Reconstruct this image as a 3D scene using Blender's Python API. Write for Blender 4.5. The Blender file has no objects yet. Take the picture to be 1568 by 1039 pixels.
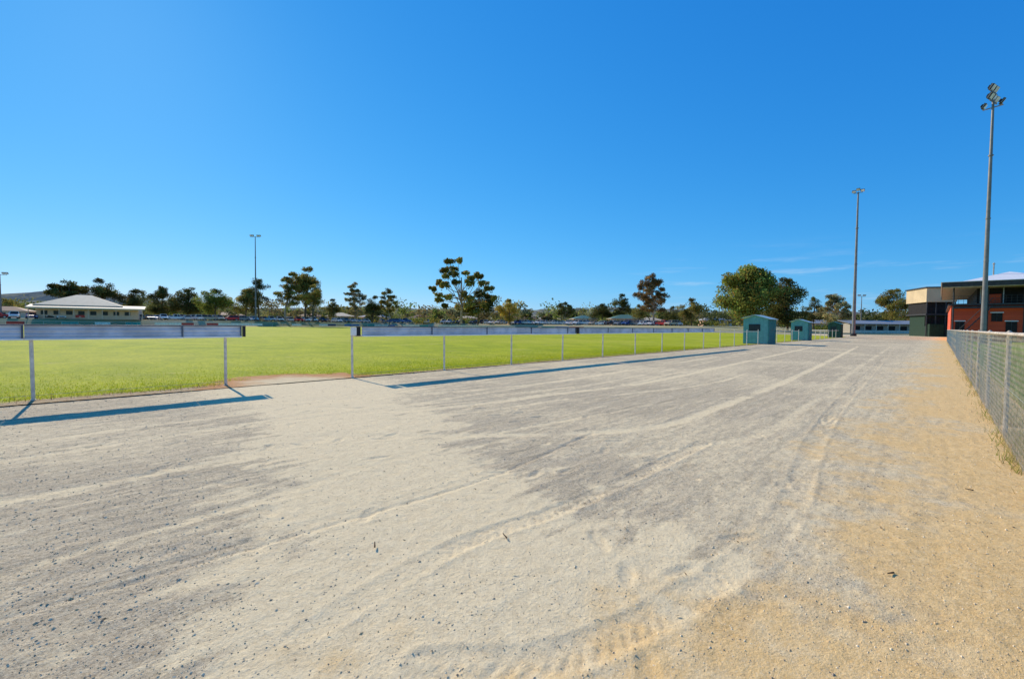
import bpy, math, random
import numpy as np
from mathutils import Vector, Matrix
rng = np.random.default_rng(7); random.seed(7)
scene = bpy.context.scene
scene.view_settings.view_transform='Standard'
scene.view_settings.look='None'; scene.view_settings.exposure=0
DX,DY = 0.6833,0.7301           # running direction of the track
ANG = math.atan2(DY,DX)
def W(u,w,z=0.0):               # track coords (u along, w to the left) -> world
    return (DX*u-DY*w, DY*u+DX*w, z)
def UW(x,y): return (DX*x+DY*y, -DY*x+DX*y)
def B(b,d,z=None):               # bearing slope b, depth d -> world
    return (b*d,d,terr(b*d,d) if z is None else z)

# ------------------------------------------------------------------ nodes
class NT:
    def __init__(s,name):
        s.mat=bpy.data.materials.new(name); s.mat.use_nodes=True
        s.t=s.mat.node_tree; s.n=s.t.nodes; s.n.clear()
        s.out=s.n.new('ShaderNodeOutputMaterial')
    def link(s,a,b): s.t.links.new(a,b)
    def setin(s,sock,v):
        if isinstance(v,bpy.types.NodeSocket): s.link(v,sock)
        else: sock.default_value=v
    def m(s,op,a,b=0.0,c=None,clamp=False):
        n=s.n.new('ShaderNodeMath'); n.operation=op; n.use_clamp=clamp
        s.setin(n.inputs[0],a); s.setin(n.inputs[1],b)
        if c is not None: s.setin(n.inputs[2],c)
        return n.outputs[0]
    def coord(s,kind='Object'):
        return s.n.new('ShaderNodeTexCoord').outputs[kind]
    def mapping(s,v,scale=(1,1,1),rot=(0,0,0),loc=(0,0,0)):
        n=s.n.new('ShaderNodeMapping'); s.link(v,n.inputs[0])
        n.inputs['Scale'].default_value=scale; n.inputs['Rotation'].default_value=rot; n.inputs['Location'].default_value=loc
        return n.outputs[0]
    def noise(s,v,scale,detail=4,rough=.55,dist=0):
        n=s.n.new('ShaderNodeTexNoise'); s.link(v,n.inputs['Vector'])
        n.inputs['Scale'].default_value=scale; n.inputs['Detail'].default_value=detail
        n.inputs['Roughness'].default_value=rough; n.inputs['Distortion'].default_value=dist
        return n.outputs[0]
    def rng(s,v,a,b,c=0.0,d=1.0):
        n=s.n.new('ShaderNodeMapRange'); n.interpolation_type='SMOOTHSTEP'
        s.setin(n.inputs[0],v); n.inputs[1].default_value=a; n.inputs[2].default_value=b
        n.inputs[3].default_value=c; n.inputs[4].default_value=d
        return n.outputs[0]
    def mix(s,f,a,b,mode='MIX'):
        n=s.n.new('ShaderNodeMix'); n.data_type='RGBA'; n.blend_type=mode
        s.setin(n.inputs[0],f)
        for i,v in ((6,a),(7,b)):
            if isinstance(v,tuple): v=(v[0],v[1],v[2],1)
            s.setin(n.inputs[i],v)
        return n.outputs[2]
    def bump(s,h,strength,dist,prev=None):
        n=s.n.new('ShaderNodeBump'); n.inputs['Strength'].default_value=strength; n.inputs['Distance'].default_value=dist
        s.link(h,n.inputs['Height'])
        if prev is not None: s.link(prev,n.inputs['Normal'])
        return n.outputs[0]
    def attr(s,name):
        n=s.n.new('ShaderNodeAttribute'); n.attribute_name=name; return n
    def sep(s,v):
        n=s.n.new('ShaderNodeSeparateXYZ'); s.link(v,n.inputs[0]); return n.outputs
    def bsdf(s,col,rough=.8,metal=0.0,normal=None,spec=.3):
        n=s.n.new('ShaderNodeBsdfPrincipled')
        if isinstance(col,tuple): col=(col[0],col[1],col[2],1)
        s.setin(n.inputs['Base Color'],col); s.setin(n.inputs['Roughness'],rough)
        n.inputs['Metallic'].default_value=metal
        n.inputs['Specular IOR Level'].default_value=spec
        if normal is not None: s.link(normal,n.inputs['Normal'])
        return n.outputs[0]
    def done(s,sh): s.link(sh,s.out.inputs[0]); return s.mat

def plain(name,col,rough=.7,metal=0.0,var=.25,scale=3.0,spec=.3,bump=0):
    t=NT(name); c=t.coord()
    f=t.noise(c,scale,5,.6)
    dk=tuple(x*(1-var) for x in col); lt=tuple(min(1,x*(1+var)) for x in col)
    cc=t.mix(t.rng(f,.3,.7),dk,lt)
    nrm=t.bump(f,bump,.02) if bump else None
    return t.done(t.bsdf(cc,rough,metal,nrm,spec))

# ------------------------------------------------------------------ geometry accumulator
class Geo:
    def __init__(s): s.v=[];s.q=[];s.t=[];s.qm=[];s.tm=[];s.c=[];s.n=0
    def add(s,verts,quads=None,tris=None,mat=0,col=(1,1,1)):
        verts=np.asarray(verts,dtype=np.float64).reshape(-1,3)
        s.v.append(verts)
        col=np.asarray(col,dtype=np.float64)
        if col.ndim==1: col=np.tile(col,(len(verts),1))
        s.c.append(col)
        if quads is not None and len(quads):
            q=np.asarray(quads,dtype=np.int64)+s.n; s.q.append(q); s.qm.append(np.full(len(q),mat))
        if tris is not None and len(tris):
            q=np.asarray(tris,dtype=np.int64)+s.n; s.t.append(q); s.tm.append(np.full(len(q),mat))
        s.n+=len(verts)
    def box(s,c,size,mat=0,rot=0.0,M=None,col=(1,1,1)):
        hx,hy,hz=size[0]/2,size[1]/2,size[2]/2
        P=np.array([(-hx,-hy,-hz),(hx,-hy,-hz),(hx,hy,-hz),(-hx,hy,-hz),(-hx,-hy,hz),(hx,-hy,hz),(hx,hy,hz),(-hx,hy,hz)])
        if M is not None: P=P@np.array(M.to_3x3()).T
        elif rot:
            cs,sn=math.cos(rot),math.sin(rot)
            P=P@np.array([[cs,-sn,0],[sn,cs,0],[0,0,1]]).T
        s.add(P+np.array(c),[(0,3,2,1),(4,5,6,7),(0,1,5,4),(1,2,6,5),(2,3,7,6),(3,0,4,7)],mat=mat,col=col)
    def cyl(s,a,b,r0,r1=None,n=8,mat=0,col=(1,1,1),cap=True):
        r1=r0 if r1 is None else r1
        a=np.array(a,float); b=np.array(b,float); d=b-a; L=np.linalg.norm(d)
        if L<1e-9: return
        d/=L; h=np.array([0,0,1.]) if abs(d[2])<.9 else np.array([1.,0,0])
        x=np.cross(d,h); x/=np.linalg.norm(x); y=np.cross(d,x)
        th=np.arange(n)*2*math.pi/n
        ring=np.outer(np.cos(th),x)+np.outer(np.sin(th),y)
        P=np.vstack([a+ring*r0,b+ring*r1])
        Q=[(i,(i+1)%n,n+(i+1)%n,n+i) for i in range(n)]
        T=[]
        if cap:
            P=np.vstack([P,a,b]); 
            T=[((i+1)%n,i,2*n) for i in range(n)]+[(n+i,n+(i+1)%n,2*n+1) for i in range(n)]
        s.add(P,Q,T,mat,col)
    def leaves(s,cen,size,mat=0,col=None,rg=rng,aspect=.55):
        n=len(cen)
        a=rg.normal(size=(n,3)); a/=np.linalg.norm(a,axis=1)[:,None]
        b=rg.normal(size=(n,3)); b-=a*np.sum(a*b,axis=1)[:,None]; b/=np.linalg.norm(b,axis=1)[:,None]
        sz=(size*rg.uniform(.6,1.3,n))[:,None]
        a=a*sz; b=b*sz*aspect
        P=np.stack([cen-a,cen+b,cen+a,cen-b],axis=1).reshape(-1,3)
        Q=np.arange(4*n).reshape(n,4)
        s.add(P,Q,mat=mat,col=np.repeat(col,4,axis=0) if col is not None else (1,1,1))
    def obj(s,name,mats,loc=(0,0,0),rotz=0.0,smooth=False,parent=None):
        me=bpy.data.meshes.new(name)
        V=np.vstack(s.v); 
        q=np.vstack(s.q) if s.q else np.zeros((0,4),int); t=np.vstack(s.t) if s.t else np.zeros((0,3),int)
        li=np.concatenate([q.ravel(),t.ravel()]).astype(np.int32)
        tot=np.concatenate([np.full(len(q),4),np.full(len(t),3)]).astype(np.int32)
        st=np.concatenate([[0],np.cumsum(tot)[:-1]]).astype(np.int32)
        me.vertices.add(len(V)); me.vertices.foreach_set('co',V.astype(np.float32).ravel())
        me.loops.add(len(li)); me.loops.foreach_set('vertex_index',li)
        me.polygons.add(len(tot)); me.polygons.foreach_set('loop_start',st); me.polygons.foreach_set('loop_total',tot)
        mi=np.concatenate(s.qm+s.tm).astype(np.int32); me.polygons.foreach_set('material_index',mi)
        me.polygons.foreach_set('use_smooth',np.full(len(tot),smooth))
        at=me.color_attributes.new('Col','FLOAT_COLOR','POINT')
        C=np.hstack([np.vstack(s.c),np.ones((len(V),1))]).astype(np.float32); at.data.foreach_set('color',C.ravel())
        for m in mats: me.materials.append(m)
        me.update(calc_edges=True); me.validate()
        o=bpy.data.objects.new(name,me); scene.collection.objects.link(o)
        o.location=loc; o.rotation_euler=(0,0,rotz)
        return o
def inst(name,me,loc,rotz,scale=(1,1,1)):
    o=bpy.data.objects.new(name,me); scene.collection.objects.link(o)
    o.location=loc; o.rotation_euler=(0,0,rotz); o.scale=scale; return o

# ------------------------------------------------------------------ value noise
tab=np.random.default_rng(3).random((256,256))
def vn(x,y):
    xi=np.floor(x).astype(int); yi=np.floor(y).astype(int); fx=x-xi; fy=y-yi
    fx=fx*fx*(3-2*fx); fy=fy*fy*(3-2*fy)
    a=tab[xi&255,yi&255]; b=tab[(xi+1)&255,yi&255]; c=tab[xi&255,(yi+1)&255]; d=tab[(xi+1)&255,(yi+1)&255]
    return (a*(1-fx)+b*fx)*(1-fy)+(c*(1-fx)+d*fx)*fy
def fbm(x,y,o=4):
    r=0;a=.5;t=0
    for i in range(o):
        r=r+a*vn(x*2**i+17.3*i,y*2**i+9.1*i); t+=a; a*=.55
    return r/t
def sstep(x,a,b):
    t=np.clip((x-a)/(b-a),0,1); return t*t*(3-2*t)
def pdist(U,Wd,pts):
    best=np.full(U.shape,1e9); side=np.zeros(U.shape); along=np.zeros(U.shape); acc=0
    for (a,b) in zip(pts[:-1],pts[1:]):
        dx,dy=b[0]-a[0],b[1]-a[1]; L=math.hypot(dx,dy)
        t=np.clip(((U-a[0])*dx+(Wd-a[1])*dy)/L**2,0,1)
        px=U-(a[0]+t*dx); py=Wd-(a[1]+t*dy); d=np.hypot(px,py)
        k=d<best; sd=(dx*py-dy*px)/L
        best=np.where(k,d,best); side=np.where(k,sd,side); along=np.where(k,acc+t*L,along); acc+=L
    return best,side,along
def smooth(pts,n=6):
    P=[np.array(p,float) for p in pts]; P=[2*P[0]-P[1]]+P+[2*P[-1]-P[-2]]; o=[]
    for i in range(1,len(P)-2):
        for k in range(n):
            t=k/n; a,b,c,d=P[i-1],P[i],P[i+1],P[i+2]
            o.append(tuple(.5*((2*b)+(-a+c)*t+(2*a-5*b+4*c-d)*t*t+(-a+3*b-3*c+d)*t**3)))
    o.append(tuple(P[-2])); return o

# ------------------------------------------------------------------ oval outline and terrain
UC0,UC1,FARW=-12,95,158
def oval_pts(inset=0.0,w0=11.7):
    pts=[]; b=(FARW-w0)/2-inset; cw=(FARW+w0)/2
    for a in np.linspace(-90,90,40): pts.append((UC1+(34-inset)*math.cos(math.radians(a)),cw+b*math.sin(math.radians(a))))
    for a in np.linspace(90,270,40): pts.append((UC0+(38-inset)*math.cos(math.radians(a)),cw+b*math.sin(math.radians(a))))
    return pts
OPA=np.array(oval_pts())
def offprof(o): return float(np.interp(o,[0,3,7,120,260,500],[0,.3,1.75,2.0,2.0,1.5]))
def terr(x,y):
    u,w=UW(x,y); d=float(np.min(np.hypot(OPA[:,0]-u,OPA[:,1]-w)))
    return -.03+offprof(d)*float(sstep(np.array(w),25,60))

WHEELS=[(smooth([(2.6,6.0),(3.83,4.82),(5.3,3.6),(6.8,3.0),(8.9,3.0),(18.3,3.3),(48,5)]),.11,.95),
        (smooth([(3.6,8.0),(4.66,6.6),(8.0,6.1),(11.5,5.7),(18.2,6.0),(44,7.4)]),.12,.95),
        (smooth([(3.4,9.0),(5.5,8.0),(9,7.5),(14,7.6),(25,8.2),(60,8.6)]),.11,.8),
        (smooth([(2.2,4.6),(4.2,3.0),(6.6,1.9),(9.5,1.8),(20,2.2),(50,3)]),.10,.6),
        (smooth([(3.6,7.6),(1.2,7.3),(-2,7.2),(-9,7.4)]),.09,.75),
        (smooth([(3.0,5.8),(1.0,5.6),(-2,5.6),(-9,5.8)]),.09,.75),
        (smooth([(2.6,3.9),(.6,4.2),(-2,4.1),(-9,4.2)]),.08,.65),
        (smooth([(1.2,1.6),(1.69,1.2),(2.7,.95),(4.1,.85),(9,1.3),(20,1.7),(60,3)]),.10,.35),
        (smooth([(.9,2.2),(2.0,2.35),(3.3,2.2),(6,2.2)]),.09,.3)]
wr_=np.random.default_rng(21)
for i in range(13):
    w0=wr_.uniform(2,10.8); u0=wr_.uniform(-4,9); k1=wr_.uniform(-2.6,2.6); k2=wr_.uniform(-1,1); Lc=wr_.uniform(9,34)
    for off in (0,1.45):
        WHEELS.append((smooth([(u0,w0+off),(u0+Lc*.25,w0+off+k1*.35),(u0+Lc*.6,w0+off+k1*.9),(u0+Lc,w0+off+k1+k2)],4),wr_.uniform(.05,.085),wr_.uniform(.45,.8)))
def masks(U,Wd):
    n1=fbm(U*.9+5,Wd*.9,4); n2=fbm(U*3.1+40,Wd*3.1+7,4); n3=fbm(U*.35,Wd*.35+30,3)
    n4=fbm(U*1.6+3,Wd*9+2,4); n5=fbm(U*13,Wd*13,3)
    c=1.25+.31*Wd+(n1-.5)*1.1+(n2-.5)*1.3+(n4-.5)*1.5
    band=1-sstep(np.abs(U-c),.7,2.05)
    tan=np.maximum(band,(1-sstep(np.hypot(U-4.4,(Wd-10.3)*.8),.6,3.2+n1))*.9)
    tan=tan*(.86+.28*n2+.22*n5)
    tan=np.maximum(tan,.14+sstep(n3+.3*(n4-.5),.48,.78)*.35)
    tan=np.maximum(tan,sstep(n4,.54,.80)*.5)
    tan=np.maximum(tan,(.25+.5*n4)*(1-sstep(Wd+(n1-.5)*3,.4,3.4)))
    groove=np.zeros_like(U)
    for pts,wd,st in WHEELS:
        d,s,al=pdist(U,Wd,pts); brk=sstep(fbm(al*.45+wd*99,al*0+st*31,3),.28,.5)
        k=(1-sstep(d+(n5-.5)*.12,wd*.2,wd*1.8))*st*(.35+.9*n2)*brk
        tan=np.maximum(tan,tan*.4+k); groove=np.maximum(groove,k)
    og=1-sstep(Wd+(n1-.5)*2.0+(n2-.5)*1.5+(n5-.5)*.8+.004*np.maximum(U,0)-.18*np.clip(3.6-U,0,3),-.4,1.6)
    return np.clip(tan,0,1),np.clip(og,0,1),groove
fr=np.random.default_rng(11)
FOOT=[(fr.uniform(.4,7),fr.uniform(.6,9),fr.uniform(0,3.14)) for _ in range(70)]
def height(U,Wd,tan,groove):
    h=(fbm(U*.55,Wd*.55,3)-.5)*.022
    h+=(fbm(U*.9+fbm(U,Wd,2)*2,Wd*8.5,3)-.5)*.010*(1-.7*tan)
    h+=(fbm(U*9,Wd*9,3)-.5)*.009*(1-.5*tan)
    h+=(fbm(U*24,Wd*24+9,3)-.5)*.011*(1-.5*tan)
    h-=groove*.007
    for pts,wd in ((WHEELS[7][0],.11),(WHEELS[8][0],.09)):
        d,s,al=pdist(U,Wd,pts); k=(1-sstep(d,wd*.8,wd*1.05))*sstep(fbm(al*1.3,al*0+wd*77,2),.35,.5)
        h+=k*(np.where(np.sin(al*75+np.abs(s)*70)>0.1,1,-1)*.004-.004)
        h+=np.exp(-((d-wd*1.2)/.02)**2)*.004
    d,s,al=pdist(U,Wd,smooth([(-.5,3.4),(1.8,3.26),(3.2,3.2),(5.4,3.5)])); h-=np.exp(-(d/.02)**2)*.012
    for k in range(1,5):
        h-=np.exp(-((s-.035*k)/.012)**2)*(d<.25)*.004
    for (fu,fw,a) in FOOT:
        du=(U-fu)*math.cos(a)+(Wd-fw)*math.sin(a); dw=-(U-fu)*math.sin(a)+(Wd-fw)*math.cos(a)
        r=np.hypot(du/.14,dw/.05); h+=-.009*np.exp(-r**4)+.004*np.exp(-((r-1.25)/.25)**2)
    return h

# ------------------------------------------------------------------ GROUND (one sheet to the horizon)
t=NT('dry_ground'); c=t.coord(); n1=t.noise(c,.02,6,.6); n2=t.noise(c,.6,6,.65); n3=t.noise(c,12,4,.7)
col=t.mix(t.rng(n1,.42,.6),(.44,.36,.20),(.20,.22,.05)); col=t.mix(t.rng(n2,.35,.7),col,(.38,.33,.16))
m_ground=t.done(t.bsdf(col,.95,0,t.bump(n3,.5,.03)))
g=Geo(); n=len(OPA); cen=np.array([45,85.]); offs=[0,3,7,15,40,80,120,180,260,500,1200,6500]
P=[(cen[0],cen[1],-.03)]
for o in offs:
    for q in OPA:
        d=q-cen; L=np.linalg.norm(d); p=cen+d*(L+o)/L
        z=-.03+offprof(o)*float(sstep(np.array(p[1]),25,60)); P.append((p[0],p[1],z))
T=[(0,1+i,1+(i+1)%n) for i in range(n)]; Q=[]
for k in range(len(offs)-1):
    for i in range(n): Q.append((1+k*n+i,1+(k+1)*n+i,1+(k+1)*n+(i+1)%n,1+k*n+(i+1)%n))
g.add(P,Q,T); g.obj('ground',[m_ground],rotz=ANG)

# ------------------------------------------------------------------ GRAVEL TRACK
def grow(a,st,end,k):
    o=[a]
    while o[-1]<end: o.append(o[-1]+st); st*=k
    return o
us=np.array(sorted([-x for x in grow(1.0,.06,40,1.1)]+list(np.arange(-.97,6.0,.022))+grow(6.0,.024,134,1.018)))
ws=np.concatenate([np.arange(-1.3,6,.023),np.arange(6,12.7,.037)])
U,Wd=np.meshgrid(us,ws,indexing='ij')
tan,og,gr=masks(U,Wd); H=height(U,Wd,tan,gr)
H*=1/(1+np.maximum(0,U-8)*.05)
H-= .012*sstep(np.abs(Wd-5.5),5.6,7.0)
nu,nw=U.shape
V=np.stack([U,Wd,H+.0],axis=-1).reshape(-1,3)
idx=np.arange(nu*nw).reshape(nu,nw)
Q=np.stack([idx[:-1,:-1],idx[1:,:-1],idx[1:,1:],idx[:-1,1:]],axis=-1).reshape(-1,4)
g=Geo(); g.add(V,Q,col=np.stack([tan,og,gr],axis=-1).reshape(-1,3))
def flat(x0,x1,y0,y1,z=-.012): g.add([(x0,y0,z),(x1,y0,z),(x1,y1,z),(x0,y1,z)],[(0,1,2,3)],col=(.35,.1,0))
flat(80,us[-1],12.75,25); flat(us[-1],140,-.6,25)
t=NT('track_gravel'); c=t.coord(); a=t.attr('Col'); sp=t.n.new('ShaderNodeSeparateColor'); t.link(a.outputs['Color'],sp.inputs[0])
streak=t.noise(t.mapping(c,(.30,4.0,1)),1.7,7,.68,.8)
streak2=t.noise(t.mapping(c,(1.2,6.0,1),(0,0,.12)),2.3,6,.7,.9)
patch=t.noise(t.mapping(c,(.5,1.3,1)),.9,6,.65,.5)
fine=t.noise(c,38,5,.8); mid=t.noise(c,9,6,.75); grit=t.noise(c,200,3,.8); grain=t.noise(c,95,3,.85)
gc=t.mix(t.rng(streak,.34,.62),(.50,.40,.25),(.72,.58,.365))
gc=t.mix(t.m('MULTIPLY',t.rng(streak2,.44,.64),.6),gc,(.82,.67,.42))
gc=t.mix(t.m('MULTIPLY',t.rng(patch,.40,.62),.5),gc,(.59,.475,.30))
tc=t.mix(t.rng(mid,.3,.7),(.86,.67,.38),(.97,.78,.46))
oc=t.mix(t.rng(mid,.3,.7),(.82,.49,.155),(.93,.62,.26))
tf=t.m('ADD',sp.outputs[0],t.m('ADD',t.m('MULTIPLY',t.m('SUBTRACT',mid,.5),1.1),t.m('MULTIPLY',t.m('SUBTRACT',streak2,.5),1.0)),clamp=True)
tf=t.rng(tf,.04,.86)
col=t.mix(tf,gc,tc)
of=t.m('ADD',sp.outputs[1],t.m('MULTIPLY',t.m('SUBTRACT',mid,.5),1.2),clamp=True)
off_=t.rng(of,.08,1.0)
col=t.mix(t.m('MULTIPLY',off_,.88),col,oc)
dkc=t.mix(1.0,col,(.36,.31,.26),'MULTIPLY')
cal=t.m('MAXIMUM',tf,off_)
col=t.mix(t.m('MULTIPLY',t.rng(fine,.58,.34),t.m('SUBTRACT',.60,t.m('MULTIPLY',cal,.36))),col,dkc)
col=t.mix(t.m('MULTIPLY',t.rng(grain,.55,.64),t.m('SUBTRACT',.62,t.m('MULTIPLY',cal,.46))),col,(.24,.185,.125))
col=t.mix(t.m('MULTIPLY',t.rng(grain,.45,.37),.35),col,(.97,.82,.56))
col=t.mix(t.m('MULTIPLY',t.rng(grit,.54,.66),t.m('SUBTRACT',.60,t.m('MULTIPLY',cal,.42))),col,(.22,.17,.12))
col=t.mix(t.m('MULTIPLY',t.rng(grit,.45,.34),.35),col,(.97,.82,.56))
b1=t.bump(mid,.35,.03); b2=t.bump(fine,.7,.012,b1); b2=t.bump(grain,.4,.006,b2); b3=t.bump(grit,.4,.003,b2)
m_track=t.done(t.bsdf(col,.95,0,b3,.03))
g.obj('gravel_track',[m_track],rotz=ANG,smooth=True)

# pebbles and litter on the track (one mesh)
pg=Geo(); N=60000
r=np.exp(rng.uniform(math.log(1.7),math.log(13),N)); th=rng.uniform(math.radians(32),math.radians(148),N)
X,Y=r*np.cos(th),r*np.sin(th); pu,pw=UW(X,Y)
k=(pw>-.6)&(pw<11.9); pu,pw=pu[k],pw[k]
tn,o_,g_=masks(pu,pw); k=rng.random(len(pu))>tn*.75; pu,pw,tn,o_,g_=pu[k],pw[k],tn[k],o_[k],g_[k]
ph=height(pu,pw,tn,g_); n=len(pu)
oct_=np.array([(1,0,0),(0,1,0),(-1,0,0),(0,-1,0),(0,0,.8),(0,0,-.8)])
sz=np.exp(rng.normal(math.log(.0022),.42,n))*(1+.10*np.hypot(pu,pw)); sz=np.minimum(sz,.009)
P=oct_[None]*rng.uniform(.6,1.3,(n,6,1))*sz[:,None,None]; P[:,:,0]*=rng.uniform(.8,1.6,(n,1))
P[:,:,0]+=pu[:,None];P[:,:,1]+=pw[:,None];P[:,:,2]+=(ph+sz*.1)[:,None]
tr=np.array([(0,1,4),(1,2,4),(2,3,4),(3,0,4),(1,0,5),(2,1,5),(3,2,5),(0,3,5)])
T=(tr[None]+6*np.arange(n)[:,None,None]).reshape(-1,3)
base=np.array([(.55,.43,.27),(.7,.56,.35),(.92,.76,.50),(.38,.29,.19),(.75,.50,.24)])[rng.integers(0,5,n)]
pg.add(P.reshape(-1,3),None,T,col=np.repeat(base,6,axis=0))
t=NT('pebble'); m_peb=t.done(t.bsdf(t.attr('Col').outputs['Color'],.9,spec=.1))
pg.obj('loose_gravel_stones',[m_peb],rotz=ANG)
lg=Geo(); n=300
lu,lw=rng.uniform(0,12,n),rng.uniform(-.5,11,n); tn,o_,g_=masks(lu,lw); lh=height(lu,lw,tn,g_)
for i in range(n):
    a=rng.uniform(0,6.28); L=rng.uniform(.007,.020); wv=L*rng.uniform(.15,.4); ca,sa=math.cos(a),math.sin(a)
    p=np.array([(-L,0,.003),(0,-wv,.008),(L,0,.012),(0,wv,.004)]); R2=np.array([[ca,-sa,0],[sa,ca,0],[0,0,1]])
    lg.add(p@R2.T+np.array([lu[i],lw[i],lh[i]+.002]),[(0,1,2,3)],col=[(.16,.09,.04),(.08,.05,.03),(.3,.2,.1)][i%3])
for (x,y) in ((-.02,3.15),(2.35,2.75),(-.9,3.0),(4.3,4.2)):
    u0,w0=UW(x,y); q=rng.uniform(0,3.14)
    lg.cyl((u0,w0,.012),(u0+.06*math.cos(q),w0+.06*math.sin(q),.02),.006,.003,5,col=(.1,.06,.035))
lg.obj('fallen_leaf_litter',[m_peb],rotz=ANG)

# ------------------------------------------------------------------ OVAL FIELD
op=oval_pts(); g=Geo(); cpt=(30,80,.012); P=[cpt]+[(x,y,.012) for x,y in op]
n=len(op); g.add(P,None,[(0,1+i,1+(i+1)%n) for i in range(n)])
t=NT('oval_turf'); c=t.coord(); s=t.sep(c)
big=t.noise(c,.06,5,.6); mid=t.noise(t.mapping(c,(1,.55,1)),.7,6,.65); fine=t.noise(c,7,6,.75); vf=t.noise(c,60,3,.8)
col=t.mix(t.rng(mid,.34,.66),(.35,.40,.006),(.55,.55,.010))
col=t.mix(t.m('MULTIPLY',t.rng(big,.4,.65),.55),col,(.64,.58,.05))
col=t.mix(t.rng(fine,.3,.62,0,1),t.mix(1.0,col,(.54,.62,.6),'MULTIPLY'),col)
col=t.mix(t.m('MULTIPLY',t.rng(vf,.56,.74),.5),col,(.14,.21,.01))
patch=t.noise(c,.35,6,.7)
col=t.mix(t.m('MULTIPLY',t.rng(patch,.56,.74),.6),col,(.62,.50,.14))
edge=t.noise(c,1.3,6,.7)
du=t.m('DIVIDE',t.m('SUBTRACT',s[0],4.7),2.1); dw=t.m('DIVIDE',t.m('SUBTRACT',s[1],11.6),2.3)
rr=t.m('SQRT',t.m('ADD',t.m('MULTIPLY',du,du),t.m('MULTIPLY',dw,dw)))
rr=t.m('ADD',rr,t.m('MULTIPLY',t.m('SUBTRACT',edge,.5),1.1))
bare=t.rng(rr,.85,1.05,1,0)
off=t.m('ADD',t.m('MULTIPLY',t.rng(s[0],3.2,6.2),-.38),12.25)
wj=t.m('ADD',t.m('SUBTRACT',s[1],off),t.m('MULTIPLY',t.m('SUBTRACT',edge,.5),.9))
marg=t.rng(wj,-.05,.16,1,0)
soil=t.mix(t.rng(fine,.35,.65),(.42,.25,.11),(.56,.42,.23))
col=t.mix(marg,col,soil)
soil2=t.mix(t.rng(rr,.2,.9),(.82,.64,.36),(.58,.26,.09))
col=t.mix(bare,col,soil2)
b=t.bump(fine,.8,.04); b=t.bump(vf,.7,.02,b)
m_turf=t.done(t.bsdf(col,.9,0,b,.1))
g.obj('grass_field',[m_turf],rotz=ANG)
g=Geo(); g.add([(-20,-60,-.01),(84,-60,-.01),(84,-1.25,-.01),(-20,-1.25,-.01)],[(0,1,2,3)])
t=NT('verge_turf'); c=t.coord(); mid=t.noise(c,.8,6,.7); fine=t.noise(c,9,5,.7)
col=t.mix(t.rng(mid,.35,.65),(.20,.29,.012),(.36,.44,.016)); col=t.mix(t.rng(fine,.4,.75,0,.6),col,(.38,.34,.08))
m_verge=t.done(t.bsdf(col,.9,0,t.bump(fine,.8,.05),.1)); g.obj('lawn_verge',[m_verge],rotz=ANG)

def blades(g,u,w,z,hh,cols,wd=.004):
    n=len(u); a=rng.uniform(0,6.28,n); h=hh*rng.uniform(.5,1.3,n); lean=rng.normal(0,.45,(n,2))*h[:,None]
    ca,sa=np.cos(a)*wd,np.sin(a)*wd
    P=np.stack([np.stack([u-ca,w-sa,z],-1),np.stack([u+ca,w+sa,z],-1),np.stack([u+lean[:,0],w+lean[:,1],z+h],-1)],1)
    cc=cols[rng.integers(0,len(cols),n)]*rng.uniform(.75,1.2,(n,1))
    g.add(P.reshape(-1,3),None,np.arange(3*n).reshape(n,3),col=np.repeat(cc,3,axis=0))
t=NT('grass_blade'); colr=t.attr('Col').outputs['Color']
d=t.n.new('ShaderNodeBsdfDiffuse'); t.link(colr,d.inputs[0]); tl=t.n.new('ShaderNodeBsdfTranslucent'); t.link(colr,tl.inputs[0])
ms=t.n.new('ShaderNodeMixShader'); ms.inputs[0].default_value=.4; t.link(d.outputs[0],ms.inputs[1]); t.link(tl.outputs[0],ms.inputs[2])
m_blade=t.done(ms.outputs[0])
g=Geo(); n=60000
u=rng.uniform(-3,34,n); w=12.0+rng.exponential(1.6,n)
off=np.where(u<4.7,12.2,11.85)
k=(w>off+(fbm(u*1.5,w*1.5)-.5)*.9)&(np.hypot((u-4.7)/2.0,(w-11.6)/2.2)>1.0+(fbm(u*2,w*2)-.5)*.7)&(w<20)
GC=np.array([(.38,.45,.012),(.48,.52,.015),(.29,.37,.012),(.56,.50,.05)])
blades(g,u[k],w[k],np.full(k.sum(),.01),.04,GC,.006)
n=2500; u=rng.uniform(-3,60,n); w=np.where(u<4.7,12.2,11.8)+rng.normal(0,.12,n); k=(u<3.3)|(u>6.2)
blades(g,u[k],w[k],np.full(k.sum(),.005),.10,np.array([(.2,.22,.04),(.4,.33,.14),(.28,.17,.09)]),.006)
g.obj('grass_tufts',[m_blade],rotz=ANG)
g=Geo(); n=16000; u=np.exp(rng.uniform(math.log(6),math.log(75),n)); w=-.86+rng.normal(0,.12,n)
cl=fbm(u*1.2,w*0+3); k=cl>.42; blades(g,u[k],w[k],np.full(k.sum(),-.01),.13,np.array([(.6,.43,.17),(.5,.42,.14),(.28,.32,.05),(.65,.5,.25)]),.005)
n=26000; u=rng.uniform(6,45,n); w=-1.2-rng.exponential(1.5,n); blades(g,u,w,np.full(n,-.01),.12,np.array([(.26,.37,.02),(.34,.42,.03),(.44,.40,.09)]),.008)
g.obj('fence_line_weeds',[m_blade],rotz=ANG)

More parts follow.
